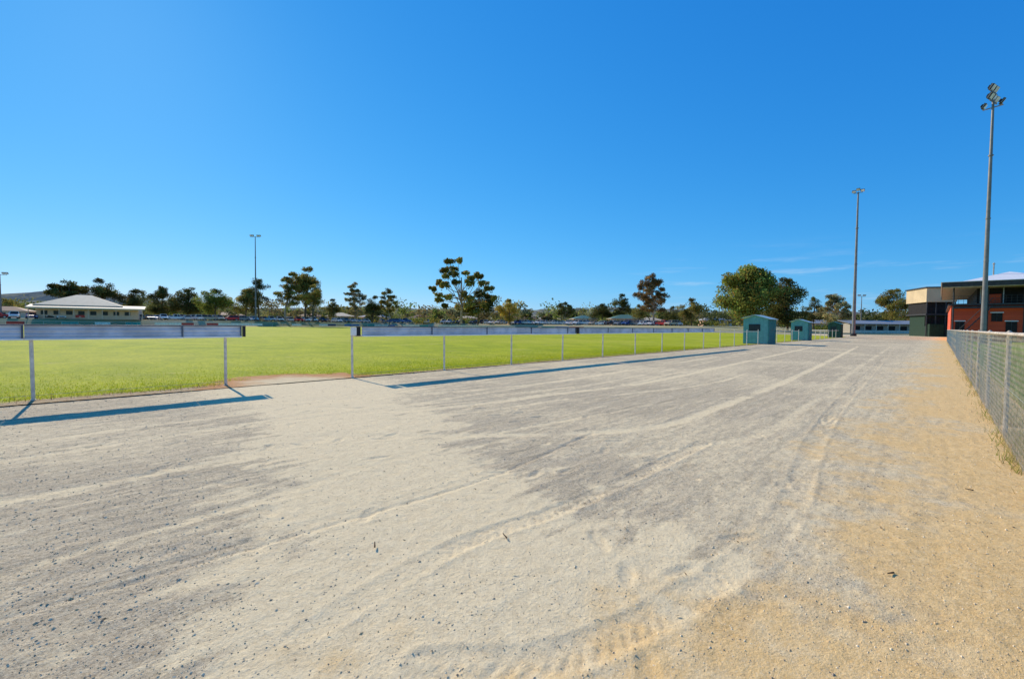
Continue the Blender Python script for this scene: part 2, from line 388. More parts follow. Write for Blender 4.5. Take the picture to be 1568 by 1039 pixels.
# ------------------------------------------------------------------ LEFT BOUNDARY FENCE
m_white=plain('weathered_white_paint',(.74,.66,.54),.6,var=.18,scale=9)
m_board=plain('board_back_sheet',(.56,.58,.63),.45,.0,var=.22,scale=2)
m_boardl=plain('board_edge_pale',(.90,.86,.80),.5,var=.1)
m_black=plain('black_rubber',(.015,.015,.018),.5)
m_galv=plain('galvanised_steel',(.42,.43,.42),.45,.5,var=.2,scale=6)
m_dark=plain('dark_trim',(.03,.035,.035),.5)
g=Geo()
def fence_run(posts,w,z_top=1.15):
    for u in posts:
        g.cyl((u,w,-.03),(u+random.uniform(-.015,.015),w,z_top+.16),.030,.030,10,0)
        g.cyl((u,w,-.02),(u,w,.03),.055,.04,10,0)
    g.cyl((posts[0],w,z_top),(posts[-1],w,z_top),.024,None,8,0)
    g.cyl((posts[0],w,.10),(posts[-1],w,.10),.003,None,4,1)
fence_run([.10-3.12*i for i in range(8,0,-1)]+[.10,3.22],12.2)
fence_run([6.15+3.19*i for i in range(0,13)],11.75)
fence_run([6.15+3.19*i for i in range(14,18)],11.75)
fence_run([6.15+3.19*i for i in range(19,28)],11.75)
def board(u0,u1,w,seed=0,z0=1.155,z1=1.395):
    u=u0
    while u<u1-.05:
        e=min(u+2.4,u1); dz=random.uniform(-.006,.006)
        prof=[(w-.036,z0),(w-.036,z0+.035),(w-.052,z0+.045),(w-.052,z0+.075),(w-.036,z0+.085),(w-.036,z0+.12),(w-.052,z0+.13),(w-.052,z0+.16),(w-.036,z0+.17),(w-.036,z1)]
        P=[(u+.004,a,b+dz) for a,b in prof]+[(e-.004,a,b+dz) for a,b in prof]; m=len(prof)
        g.add(P,[(i,i+m,i+m+1,i+1) for i in range(m-1)],mat=2)
        g.box(((u+e)/2,w-.020,(z0+z1)/2+dz),(e-u-.01,.012,z1-z0-.004),3)
        g.box(((u+e)/2,w-.045,z1+.006+dz),(e-u-.008,.06,.022),5)
        g.box(((u+e)/2,w-.045,z0-.016+dz),(e-u-.008,.07,.030),3)
        g.box((e-.02,w-.06,(z0+z1)/2),(.03,.02,z1-z0),5)
        u=e
board(-24,3.55,12.2); board(6.42,16.6,11.75); board(16.9,33.5,11.75)
g.box((6.30,11.71,1.275),(.10,.09,.26),4); g.box((6.16,11.70,1.275),(.14,.07,.22),3); g.box((3.60,12.16,1.275),(.05,.09,.26),4)
g.box((16.75,11.70,1.275),(.12,.09,.28),4)
g.obj('boundary_fence',[m_white,m_galv,m_board,m_boardl,m_black,plain('board_rail_dark',(.10,.12,.15),.5)],rotz=ANG)

# right chain-link fence
m_wire=plain('chain_wire',(.75,.62,.42),.5,.0,var=.25,scale=8)
m_pale=plain('fence_post_pale',(.50,.43,.34),.7,var=.3,scale=7)
g=Geo(); wf=-.67; ht=1.45; u0,u1=-8,82
u=u0
while u<u1:
    st=.085 if u<14 else (.17 if u<35 else .5); rw=.0016 if u<14 else (.002 if u<35 else .004)
    for sgn,o in ((1,.003),(-1,-.003)):
        g.cyl((u,wf+o,.03),(u+sgn*(ht-.05)*.62,wf+o,ht-.02),rw,None,3,0,cap=False)
    u+=st
up=-7.2
while up<u1+.1:
    ln=random.uniform(-.04,.04)
    g.cyl((up,wf-.03,-.03),(up+ln,wf-.03,ht+.02),.026,.026,9,1); g.cyl((up+ln,wf-.03,ht+.02),(up+ln,wf-.03,ht+.045),.033,.012,9,1)
    up+=3.3
for z,r in ((ht,.021),(.72,.003),(.05,.003)): g.cyl((u0,wf-.012,z),(u1,wf-.012,z),r,None,7,1)
g.obj('chain_link_fence',[m_wire,m_pale],rotz=ANG)

# ------------------------------------------------------------------ FAR BOUNDARY FENCE WITH BOARDS
m_bs=[plain('board_white',(.85,.80,.72)),plain('board_blue',(.05,.16,.42)),plain('board_teal',(.06,.33,.30)),plain('board_navy',(.03,.06,.15)),plain('board_red',(.45,.06,.05)),plain('board_yellow',(.65,.5,.08))]
g=Geo(); op2=oval_pts(-.3); n=len(op2)
for i in range(n-1):
    a=np.array(op2[i]);b_=np.array(op2[i+1])
    if a[1]<14 and b_[1]<14: continue
    L=np.linalg.norm(b_-a); m=max(1,int(L/3)); d=(b_-a)/L; rot=math.atan2(d[1],d[0])
    for k in range(m):
        p=a+d*(L*(k+.5)/m); q=a+d*(L*k/m)
        g.cyl((q[0],q[1],-.03),(q[0],q[1],1.1),.035,None,6,0)
        if p[1]>30:
            mi=random.choices([0,1,2,3,4,5],[6,2,4,1.5,.4,.3])[0]
            if random.random()<.7: g.box((p[0],p[1],.72),(L/m-.12,.03,.62),1+mi,rot)
    mid=(a+b_)/2; g.box((mid[0],mid[1],1.12),(L,.06,.07),0,rot)
g.obj('advertising_board_fence',[m_white]+m_bs,rotz=ANG)

# ------------------------------------------------------------------ TEAM SHELTERS
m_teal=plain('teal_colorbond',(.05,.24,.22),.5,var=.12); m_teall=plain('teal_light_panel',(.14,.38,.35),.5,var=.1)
m_roofw=plain('pale_roof_sheet',(.45,.58,.56),.4,var=.1); m_glass=plain('dark_glass',(.02,.03,.035),.3,spec=.3)
m_void=plain('shaded_opening',(.025,.022,.02),.6,spec=.15)
def shelter(u,w,L=2.6,D=1.9,Hh=2.15,mm=None):
    g=Geo()
    g.box((0,-D/2+.02,Hh/2),(L,.04,Hh),0)
    for sx in(-1,1):
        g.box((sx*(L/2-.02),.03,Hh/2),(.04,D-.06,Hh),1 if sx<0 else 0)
    for i in range(13): g.box((-L/2+.1+i*(L-.2)/12,-D/2-.012,Hh/2),(.05,.02,Hh-.04),0)
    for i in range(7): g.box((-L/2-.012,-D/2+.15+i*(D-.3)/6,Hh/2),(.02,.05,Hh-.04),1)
    g.box((-L/2-.03,.1,Hh*.66),(.03,D*.45,.6),3)
    g.box((0,0,.03),(L,D,.06),4); g.box((0,-.2,.45),(L-.2,.4,.05),4)
    e=.14
    P=[(-L/2-e,-D/2-e,Hh+.02),(L/2+e,-D/2-e,Hh+.02),(L/2+e,.1,Hh+.40),(-L/2-e,.1,Hh+.40),(L/2+e,D/2+e,Hh+.12),(-L/2-e,D/2+e,Hh+.12)]
    P2=[(x,y,z-.05) for x,y,z in P]
    g.add(P+P2,[(0,1,2,3),(3,2,4,5),(7,6,9,8),(8,9,11,10),(0,6,7,1),(1,7,8,2),(2,8,10,4),(4,10,11,5),(5,11,9,3),(3,9,6,0)],mat=2)
    for sx in(-1,1):
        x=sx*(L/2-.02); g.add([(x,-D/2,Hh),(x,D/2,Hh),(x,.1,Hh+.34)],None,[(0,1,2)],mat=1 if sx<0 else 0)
    return g.obj('team_shelter',mm or [m_teal,m_teall,m_roofw,m_glass,m_galv],loc=W(u,w),rotz=ANG)
shelter(46.6,12.2,2.5,2.1,2.25); shelter(64.6,12.3,2.1,1.8)
m_dg=plain('dark_green_panel',(.03,.09,.06),.6)
shelter(90,12.4,2.4,1.7,mm=[m_dg,m_dg,m_teal,m_glass,m_galv])

# ------------------------------------------------------------------ FLOODLIGHT TOWERS
m_lampg=plain('lamp_lens',(.75,.76,.74),.2,spec=.6); m_pole=plain('pole_grey',(.22,.21,.19),.5,.2,var=.15,scale=2)
def tower(loc,Ht,kind,face,rs=1.0):
    g=Geo()
    g.cyl((0,0,-.03),(0,0,.5),.42*rs,.42*rs,14,1)
    g.cyl((0,0,.5),(0,0,Ht*.5),.25*rs,.18*rs,14,0); g.cyl((0,0,Ht*.5),(0,0,Ht),.18*rs,.10*rs,14,0)
    for z in (Ht*.33,Ht*.5,Ht*.75): g.cyl((0,0,z),(0,0,z+.12),.22*rs,.22*rs,14,0)
    def flood(x,y,z,tilt=-.9,yaw=0.0,s=1.0):
        M=Matrix.Rotation(yaw,4,'Z')@Matrix.Rotation(tilt,4,'X')
        c=Vector((x,y,z)); 
        g.box(c,(.62*s,.22*s,.52*s),1,M=M)
        g.box(c+M@Vector((0,-.13*s,0)),(.56*s,.03,.46*s),2,M=M)
        g.box(c+M@Vector((0,.18*s,0)),(.26*s,.16*s,.26*s),1,M=M)
        g.cyl((x,y,z-.1),(x,y,z-.45*s),.035,None,6,0)
        g.box(c+M@Vector((.34*s,0,0)),(.03,.1,.5*s),0,M=M); g.box(c+M@Vector((-.34*s,0,0)),(.03,.1,.5*s),0,M=M)
    if kind=='cluster':
        for z,xs in ((Ht-.55,(-.75,.0,.75)),(Ht+.45,(-.45,.45))):
            g.box((0,0,z-.45),(2.0,.09,.09),0)
            for x in xs: flood(x,0,z,tilt=.55,yaw=random.uniform(-.35,.35),s=1.15)
        g.box((0,0,Ht-1.6),(.09,1.6,.09),0)
        for y in (-.7,.7): flood(0,y,Ht-1.2,tilt=.6,yaw=random.uniform(-.5,.5))
    elif kind=='small':
        g.box((0,0,Ht-.1),(1.5,.09,.09),0)
        for x in (-.7,.7): flood(x,0,Ht+.25,tilt=.6,yaw=random.uniform(-.5,.5),s=.9)
        flood(0,0,Ht+.55,tilt=.6,s=.9)
    else:
        g.box((0,0,Ht-.15),(3.0,.1,.1),0)
        for x in (-1.4,-.75,.75,1.4): flood(x,0,Ht+.3,tilt=.6,yaw=random.uniform(-.2,.2),s=.95)
    return g.obj('floodlight_tower',[m_pole,m_dark,m_lampg],loc=loc,rotz=face,smooth=False)
tower(B(1.030,50,0),27.0,'cluster',.5)
tower(B(.7465,90,0),28.0,'small',-.9,1.25)
tower(B(-.5605,150),27.5,'tee',.1,1.1)
tower(B(.762,190),15,'tee',0)
tower(B(-1.118,120),11.5,'tee',.3)

# ------------------------------------------------------------------ CLUBHOUSE
t=NT('red_brick'); c=t.coord(); mp=t.mapping(c,(1,1,1),(math.pi/2,0,math.pi/2))
bt=t.n.new('ShaderNodeTexBrick'); t.link(mp,bt.inputs[0]); bt.inputs['Scale'].default_value=4.2
bt.inputs['Color1'].default_value=(.72,.10,.035,1); bt.inputs['Color2'].default_value=(.58,.075,.03,1); bt.inputs['Mortar'].default_value=(.50,.22,.14,1); bt.inputs['Mortar Size'].default_value=.012
m_brick=t.done(t.bsdf(bt.outputs[0],.85))
m_cream=plain('cream_render',(.60,.46,.27),.8,var=.1,scale=.5); m_roofwh=plain('white_roof_metal',(.80,.78,.74),.6,var=.05)
m_steeld=plain('charcoal_steel',(.045,.045,.045),.5); m_conc=plain('concrete',(.40,.36,.29),.85)
m_green=plain('dark_green_container',(.02,.045,.025),.5)
g=Geo(); u0,u1=86,120; wl,wr=-1.0,-30
g.box(((u0+u1)/2,(wl+wr)/2,2.35),(u1-u0,abs(wr-wl),4.7),0)
g.box(((u0+u1)/2,(wl+wr)/2,4.83),(u1-u0+1.6,abs(wr-wl)+.6,.22),1)
g.box(((u0+u1)/2+1.4,(wl+wr)/2-1.2,6.1),(u1-u0-2,abs(wr-wl)-2.6,2.3),5)
for i in range(13): g.box((u0+1.36,wl-2.8-i*2.1,6.1),(.06,.10,2.28),4)
for i in range(5): g.box((u0+1.34,wl-3.9-i*4.2,5.6),(.05,1.6,1.2),0)
g.box(((u0+u1)/2-.6,(wl+wr)/2+.2,7.45),(u1-u0+2.6,abs(wr-wl)+1.6,.55),1)
g.box(((u0+u1)/2-.6,(wl+wr)/2+.2,7.78),(u1-u0+2.8,abs(wr-wl)+1.8,.07),2)
g.box(((u0+u1)/2-.6,(wl+wr)/2+.2,7.11),(u1-u0+2.4,abs(wr-wl)+1.4,.08),3)
for i in range(9):
    g.cyl((u0-.6,wl-.2-i*3.2,-.03),(u0-.6,wl-.2-i*3.2,7.08),.09,None,8,1)
for z in (5.25,5.6,5.95): g.box((u0-.6,(wl+wr)/2,z),(.04,abs(wr-wl),.035),1)
for i in range(60): g.box((u0-.6,wl-.2-i*.48,5.45),(.03,.03,1.0),1)
for wc,ww,z0,z1 in ((-1.9,.9,0,2.6),(-5.3,1.0,2.6,3.7),(-6.6,1.0,0,2.6),(-10,2.5,0,3.0),(-15,2.5,1,2.6)):
    g.box((u0-.03,wc,(z0+z1)/2),(.08,ww,z1-z0),5); g.box((u0-.05,wc,z1+.06),(.14,ww+.2,.12),2)
    g.box((u0-.09,wc,(z0+z1)/2),(.04,.05,z1-z0),1)
g.box((u0-.06,-8.6,1.5),(.1,.18,3.0),3)
g.box((u0-.3,(wl+wr)/2,4.45),(.6,abs(wr-wl)-.5,.28),1)
for i in range(12): g.box((u0-1.7,wl-.6-.28*i,.2+.38*i),(1.0,.3,.06),1)
g.cyl((u0-2.0,wl-.5,1.1),(u0-2.0,wl-3.8,5.6),.04,None,6,1); g.cyl((u0-2.0,wl-.5,.2),(u0-2.0,wl-3.8,4.6),.07,None,6,1)
for (x0,x1,y0,y1,z0,zr) in ((u0-.4,u1-2,-1.6,-11.5,7.84,9.3),(u0+2,u1-2,-12.4,-29,7.84,9.8)):
    ym=(y0+y1)/2
    P=[(x0,y0,z0),(x1,y0,z0),(x1,y1,z0),(x0,y1,z0),(x0+4.5,ym,zr),(x1-3,ym,zr)]
    g.add(P,[(0,1,5,4),(2,3,4,5)],[(1,2,5),(3,0,4)],mat=2)
for (a,b_) in ((u0+3,-5),(u0+4,-8.2),(u0+5,-10)):
    g.cyl((a,b_,8),(a,b_,10.3),.07,None,6,3); g.cyl((a,b_,10.3),(a,b_,10.5),.16,.05,6,3)
g.obj('brick_clubhouse',[m_brick,m_steeld,m_roofwh,m_conc,m_galv,m_void],rotz=ANG)
g=Geo()
g.box((0,0,8.6),(5.0,9,2.9),0); g.box((0,0,10.15),(5.4,9.4,.25),1)
g.box((.1,.3,5.9),(4.4,8,2.4),3); g.box((0,0,4.6),(5.0,9,.3),1)
for x in(-2.3,-.8,.8,2.3): g.cyl((x,-4.3,-.03),(x,-4.3,7.2),.12,None,8,1)
for z in(5,5.4,5.8): g.box((0,-4.4,z),(5.2,.04,.04),1)
g.box((.2,0,2.2),(4.4,7.6,4.4),4)
g.box((-.9,-4.6,1.3),(2.4,1.2,2.6),4)
for i in range(7): g.box((-2.0+i*.36,-5.22,1.3),(.08,.04,2.5),4)
for i in range(5): g.box((-2.0+i,-3.85,3.2),(.8,.06,2.0),3)
g.obj('grandstand_building',[m_cream,m_steeld,m_conc,m_void,m_green],loc=B(.912,98),rotz=-.35)
g=Geo(); L=24
g.box((0,0,1.6),(L,6,3.2),0)
P=[(-L/2-.6,-4.6,3.1),(L/2+.6,-4.6,3.1),(L/2+.6,3.6,4.3),(-L/2-.6,3.6,4.3)]
P=P+[(x,y,z-.15) for x,y,z in P]
g.add(P,[(0,1,2,3),(7,6,5,4),(0,4,5,1),(1,5,6,2),(2,6,7,3),(3,7,4,0)],mat=1)
for i in range(8): g.box((-L/2+.3+i*(L-.6)/7,-4.3,1.5),(.15,.15,3.0),2)
for i in range(7): g.box((-L/2+2+i*3.4,-3.02,1.5),(1.9,.06,1.7),3)
g.box((0,-4.35,.55),(L,.06,.9),2)
g.obj('amenities_building',[m_conc,plain('blue_grey_roof',(.26,.27,.27),.5),plain('off_white_panel',(.7,.60,.46),.6),m_void],loc=B(.815,150),rotz=-.15)

# ------------------------------------------------------------------ HOUSES
m_tile=plain('cream_roof_tile',(.74,.55,.33),.7,var=.1,scale=1); m_wallc=plain('cream_wall',(.85,.56,.38),.8,var=.06)
m_fas=plain('cream_fascia',(.92,.66,.46),.6,var=.05)
m_roofr=plain('brown_tile_roof',(.26,.12,.07),.8); m_roofg=plain('green_roof',(.12,.22,.15),.5); m_roofy=plain('grey_roof',(.40,.37,.33),.5)
def house(loc,L,D,hw,hr,roof,wall,rot=0,name='suburban_house',over=.7,hip=True,wing=0):
    g=Geo(); g.box((0,0,hw/2),(L,D,hw),0)
    x,y=L/2+over,D/2+over; rx=max(.3,x-y) if hip else x
    P=[(-x,-y,hw),(x,-y,hw),(x,y,hw),(-x,y,hw),(-rx,0,hw+hr),(rx,0,hw+hr)]
    g.add(P,[(0,1,5,4),(2,3,4,5)],[(1,2,5),(3,0,4)],mat=1)
    g.box((0,0,hw-.06),(2*x-.02,2*y-.02,.16),3)
    if wing:
        g.box((wing*.1,-.6,1.45),(wing,D+1.2,2.9),0)
        g.add([(wing*.1-wing/2-1.5,-D/2-3.7,2.9),(wing*.1+wing/2+1.5,-D/2-3.7,2.9),(wing*.1+wing/2+1.5,-D/2+1.2,3.75),(wing*.1-wing/2-1.5,-D/2+1.2,3.75)],[(0,1,2,3)],mat=1)
        g.box((wing*.1,-D/2-3.72,2.78),(wing+3,.05,.36),3)
        for i in range(9): g.box((wing*.1-wing/2-1+i*(wing+2)/8,-D/2-3.4,1.4),(.14,.14,2.84),0)
        for i in range(8): g.box((wing*.1-wing/2+1.4+i*wing/8.6,-D/2-1.24,1.6),(1.2,.06,1.0),2)
    nwin=max(2,int(L/3.2))
    if not wing:
      for i in range(nwin):
        xx=-L/2+(i+.5)*L/nwin
        g.box((xx,-D/2-.01,hw*.55),(1.3,.06,1.1),2); g.box((xx,-D/2-.03,hw*.55-.6),(1.5,.12,.08),3)
        g.box((xx,-D/2-.05,hw*.55),(.06,.04,1.1),3)
      g.box((L*.1,-D/2-.02,1.05),(.95,.08,2.1),3)
    return g.obj(name,[wall,roof,m_glass,m_fas],loc=loc,rotz=rot)
house(B(-.935,126),15,12,3.6,3.0,m_tile,m_wallc,.62,name='cream_roof_pavilion',over=1.2,wing=20)
for (b_,d,L,rm,rt) in ((-.375,215,11,m_tile,.2),(-.44,240,12,m_roofr,0),(-.30,230,12,m_roofy,-.2),(-.20,250,12,m_roofr,.1),(.02,220,13,m_roofr,.2),(.08,240,12,m_tile,-.1),(.155,215,10,m_roofg,.1),(.245,195,12,m_roofg,0),(.30,250,12,m_tile,0),(.36,240,12,m_roofr,.2),(.44,230,14,m_roofy,0),(.58,250,14,m_tile,0),(.67,210,12,m_roofy,.1),(-.62,230,12,m_roofr,.1),(.76,260,14,m_tile,0),(-.1,230,10,m_tile,0),(-1.1,175,12,m_roofr,.5)):
    house(B(b_,d),L,9,2.8,1.7,rm,m_wallc,rt)

# ------------------------------------------------------------------ CARS
m_tyre=plain('tyre',(.02,.02,.02),.8); m_hub=plain('wheel_rim',(.4,.4,.42),.3,.6)
m_cglass=plain('car_window',(.03,.03,.03),.35,spec=.35)
m_head=plain('headlamp',(.8,.8,.8),.1); m_tail=plain('tail_lamp',(.4,.02,.02),.3)
def carmesh(kind,mcol):
    g=Geo()
    hw=.9
    if kind=='sedan': low=[(-2.3,.35),(-2.3,.78),(-2.2,.93),(-1.4,.98),(1.0,.95),(2.0,.82),(2.28,.62),(2.3,.32)]; cab=[(-1.55,.96),(-.95,1.42),(.25,1.44),(1.05,.94)]
    elif kind=='suv': low=[(-2.3,.4),(-2.32,.85),(-2.28,1.08),(-1.4,1.1),(.9,1.08),(2.0,.98),(2.28,.8),(2.3,.4)]; cab=[(-2.24,1.09),(-2.0,1.72),(.2,1.74),(1.0,1.08)]
    elif kind=='hatch': low=[(-1.95,.35),(-1.98,.8),(-1.9,.98),(-1.2,1.0),(1.0,.97),(1.75,.86),(2.0,.65),(2.0,.33)]; cab=[(-1.85,.98),(-1.5,1.48),(.2,1.50),(1.05,.96)]
    else: low=[(-2.6,.45),(-2.6,1.05),(-.6,1.06),(-.5,1.08),(1.2,1.06),(2.2,.98),(2.5,.75),(2.5,.42)]; cab=[(-.65,1.07),(-.5,1.70),(.6,1.72),(1.3,1.06)]
    def ext(poly,yb,yt,zb,zt,mat):
        n=len(poly); P=[]
        for s_ in(-1,1):
            for x,z in poly:
                tt=(z-zb)/(zt-zb); P.append((x,s_*(yb+(yt-yb)*tt),z))
        Q=[(i,(i+1)%n,n+(i+1)%n,n+i) for i in range(n)]
        T=[(0,i+1,i) for i in range(1,n-1)]+[(n,n+i,n+i+1) for i in range(1,n-1)]
        g.add(P,Q,T,mat)
    ext(low,hw,.86,.3,1.1,0)
    zt=max(z for x,z in cab); zb=min(z for x,z in cab)
    ext(cab,.84,.64,zb,zt,1)
    g.box(((cab[1][0]+cab[2][0])/2,0,zt+.02),(cab[2][0]-cab[1][0]+.2,1.32,.07),0)
    for s_ in(-1,1):
        for (p,q) in ((cab[0],cab[1]),(cab[3],cab[2])):
            g.cyl((p[0],s_*.83,p[1]),(q[0],s_*.65,q[1]),.055,None,5,0)
        xm=(cab[0][0]+cab[3][0])/2; g.cyl((xm,s_*.85,zb),(xm,s_*.66,zt),.045,None,5,0)
        for wx in (low[0][0]+.85,low[-1][0]-.85):
            g.cyl((wx,s_*.70,.33),(wx,s_*.92,.33),.34,None,14,2); g.cyl((wx,s_*.92,.33),(wx,s_*.935,.33),.2,None,10,3)
        g.box((low[-1][0]-.06,s_*.66,.70),(.14,.32,.14),4); g.box((low[0][0]+.02,s_*.68,.84),(.08,.26,.18),5)
        g.box((cab[3][0]-.12,s_*.95,zb+.08),(.12,.16,.12),0)
    g.box((low[-1][0]+.005,0,.5),(.03,1.1,.16),2); g.box((low[0][0]-.0,0,.6),(.03,.4,.12),4)
    if kind=='ute': g.box((-1.55,0,1.065),(1.9,1.5,.03),2)
    o=g.obj('tmp',[mcol,m_cglass,m_tyre,m_hub,m_head,m_tail]); me=o.data; bpy.data.objects.remove(o); me.name='car_'+kind; return me
cols=[('white',(.95,.86,.76)),('silver',(.80,.70,.60)),('black',(.03,.03,.03)),('red',(.75,.03,.02)),('blue',(.03,.08,.26)),('grey',(.30,.26,.22)),('sand',(.65,.46,.27))]
cm=[]
for nme,cc in cols:
    t=NT('car_paint_'+nme); pn=t.n.new('ShaderNodeBsdfPrincipled'); pn.inputs['Base Color'].default_value=(*cc,1); pn.inputs['Roughness'].default_value=.45; pn.inputs['Specular IOR Level'].default_value=.35; pn.inputs['Coat Weight'].default_value=.15
    m=t.done(pn.outputs[0])
    for kd in ('sedan','suv','hatch','ute'): cm.append((nme,kd,carmesh(kd,m)))
def pick(nm=None):
    if nm is None: nm=random.choices([x[0] for x in cols],[9,4,2,2.5,1,2,1.5])[0]
    return random.choice([x for x in cm if x[0]==nm])[2]
tot=0
for ring,prs in ((-9.5,(.97,.8,.6,.92)),(-16,(.9,.6,.4,.6)),(-25,(.7,.4,.3,.4))):
    op3=oval_pts(ring); dense=[]
    for i in range(len(op3)-1):
        a=np.array(op3[i]);b_=np.array(op3[i+1]); L=np.linalg.norm(b_-a); m=max(1,int(round(L/3.0)))
        for k in range(m): dense.append((a+(b_-a)*(k+.5)/m, b_-a))
    for p,d in dense:
        if p[1]<60: continue
        x,y,_=W(p[0],p[1]); 
        if y<5: continue
        b_=x/y
        if b_<-1.25 or b_>.80: continue
        pr=prs[0] if b_<-.55 else (prs[1] if b_<-.2 else (prs[2] if b_<0 else prs[3]))
        if random.random()>pr: continue
        rot=ANG+math.atan2(d[1],d[0])+math.pi/2+random.uniform(-.06,.06)+(math.pi if random.random()<.3 else 0)
        if ring>-12 and random.random()<.2: rot+=math.pi/2
        x+=random.uniform(-.3,.3); y+=random.uniform(-.6,.6)
        inst('parked_car',pick(),(x,y,terr(x,y)),rot); tot+=1
for b_,d,nm in ((-.25,158,'blue'),(-.235,165,'blue'),(-.26,168,'blue')):
    inst('parked_car',pick(nm),B(b_,d),random.uniform(-.4,.4))

# ------------------------------------------------------------------ TREES
t=NT('leaf_foliage'); colr=t.attr('Col').outputs['Color']
d=t.n.new('ShaderNodeBsdfDiffuse'); t.link(colr,d.inputs[0]); tl=t.n.new('ShaderNodeBsdfTranslucent'); t.link(colr,tl.inputs[0])
ms=t.n.new('ShaderNodeMixShader'); ms.inputs[0].default_value=.38; t.link(d.outputs[0],ms.inputs[1]); t.link(tl.outputs[0],ms.inputs[2])
m_leaf=t.done(ms.outputs[0])
m_bark=plain('gum_bark',(.42,.31,.21),.9,var=.45,scale=1.2); m_barkd=plain('dark_bark',(.14,.10,.065),.9,var=.3)
def tree(loc,Ht,Wd_,style='gum',tint=(.075,.095,.028),seed=0,bare=.35,nc=None,name='eucalyptus_tree',bark=None,rs=1.0,given=None):
    rg=np.random.default_rng(seed); g=Geo()
    lean=rg.normal(0,.05,2)*Ht
    if given: lean=np.array([0.,0.])
    def bez(a,b_,c_,n,r0,r1):
        pr=None
        for i in range(n+1):
            tt=i/n; p=(1-tt)**2*a+2*tt*(1-tt)*b_+tt*tt*c_
            if pr is not None: g.cyl(pr,p,r0+(r1-r0)*(i-1)/n,r0+(r1-r0)*i/n,7,0,cap=False)
            pr=p
    R0=Ht*.022
    top=np.array([lean[0],lean[1],Ht*.72]); base=np.array([0,0,-.05])
    bez(base,np.array([lean[0]*.1-rg.normal(0,.02)*Ht,rg.normal(0,.02)*Ht,Ht*.3]),top,8,R0,R0*.4)
    if nc is None: nc={'gum':15,'dense':24,'bush':20}[style]
    clumps=[]
    if given:
        for (dx,dz,r) in given:
            clumps.append((np.array([dx,rg.uniform(-1,1)*Wd_*.28,dz]),r,None))
    else:
      for i in range(nc):
        for _ in range(60):
            p=rg.uniform(-1,1,3)
            if np.linalg.norm(p)<1 and np.linalg.norm(p)>.35: 
                if style!='gum' or not clumps: break
                if min(np.linalg.norm((p-c[2])*np.array([1,1,1.3])) for c in clumps)>.42: break
        lo=bare*Ht; cz=(Ht+lo)/2; rz=(Ht-lo)/2
        r_=(rg.uniform(.10,.19)*rs if style=='gum' else rg.uniform(.18,.30))*Wd_
        shr=.86 if style=='gum' else .76
        q=np.array([p[0]*Wd_/2*shr*.95,p[1]*Wd_/2*shr*.95,cz+p[2]*(rz-r_*.45)])
        taper=1-.35*max(0,p[2]); q[0]*=taper;q[1]*=taper
        q[:2]+=lean*.8
        clumps.append((q,r_,p))
      clumps[0]=(np.array([lean[0],lean[1],Ht-.10*Wd_]),.17*Wd_,clumps[0][2])
    for ci,(q,r_,_) in enumerate(clumps):
        s0=rg.uniform(.35,.9); st=base+(top-base)*min(s0,q[2]/(Ht*.80))
        mid=(st+q)/2+np.array([0,0,-.05*Ht])+rg.normal(0,.02,3)*Ht
        bez(st,mid,q,4,R0*.36,R0*.09)
        sub=6 if style=='gum' else 5
        bright=rg.uniform(.6,1.6)
        for k in range(sub):
            o_=rg.normal(size=3); o_/=np.linalg.norm(o_); c0=q+o_*r_*np.array([.75,.75,.38])*rg.uniform(.4,1.1)
            g.cyl(q,c0,R0*.08,R0*.03,4,0,cap=False)
            n=int((80 if style=='gum' else 110))
            dd=rg.normal(size=(n,3)); dd/=np.linalg.norm(dd,axis=1)[:,None]; rad=rg.uniform(.15,1,n)**.6
            P=c0+dd*(rad*r_*.5)[:,None]*np.array([1,1,.6])
            P[:,2]-=rg.exponential(.06,n)*r_*2
            P[:,2]=np.maximum(P[:,2],.2)
            b2=bright*rg.uniform(.7,1.35)
            cc=np.array(tint)[None]*(b2*rg.uniform(.55,1.5,(n,1)))*rg.uniform(.9,1.1,(n,3))
            cc[:,0]*=1+ (rg.random(n)<.12)*.8
            g.leaves(P,np.full(n,max(.15,min(.42,Wd_*.019))),1,cc,rg,.5)
    return g.obj(name,[bark or m_bark,m_leaf],loc=loc,rotz=0)
OL=(.22,.20,.05); DK=(.10,.105,.03); GR=(.18,.21,.04); YE=(.34,.28,.055); PA=(.28,.27,.12)
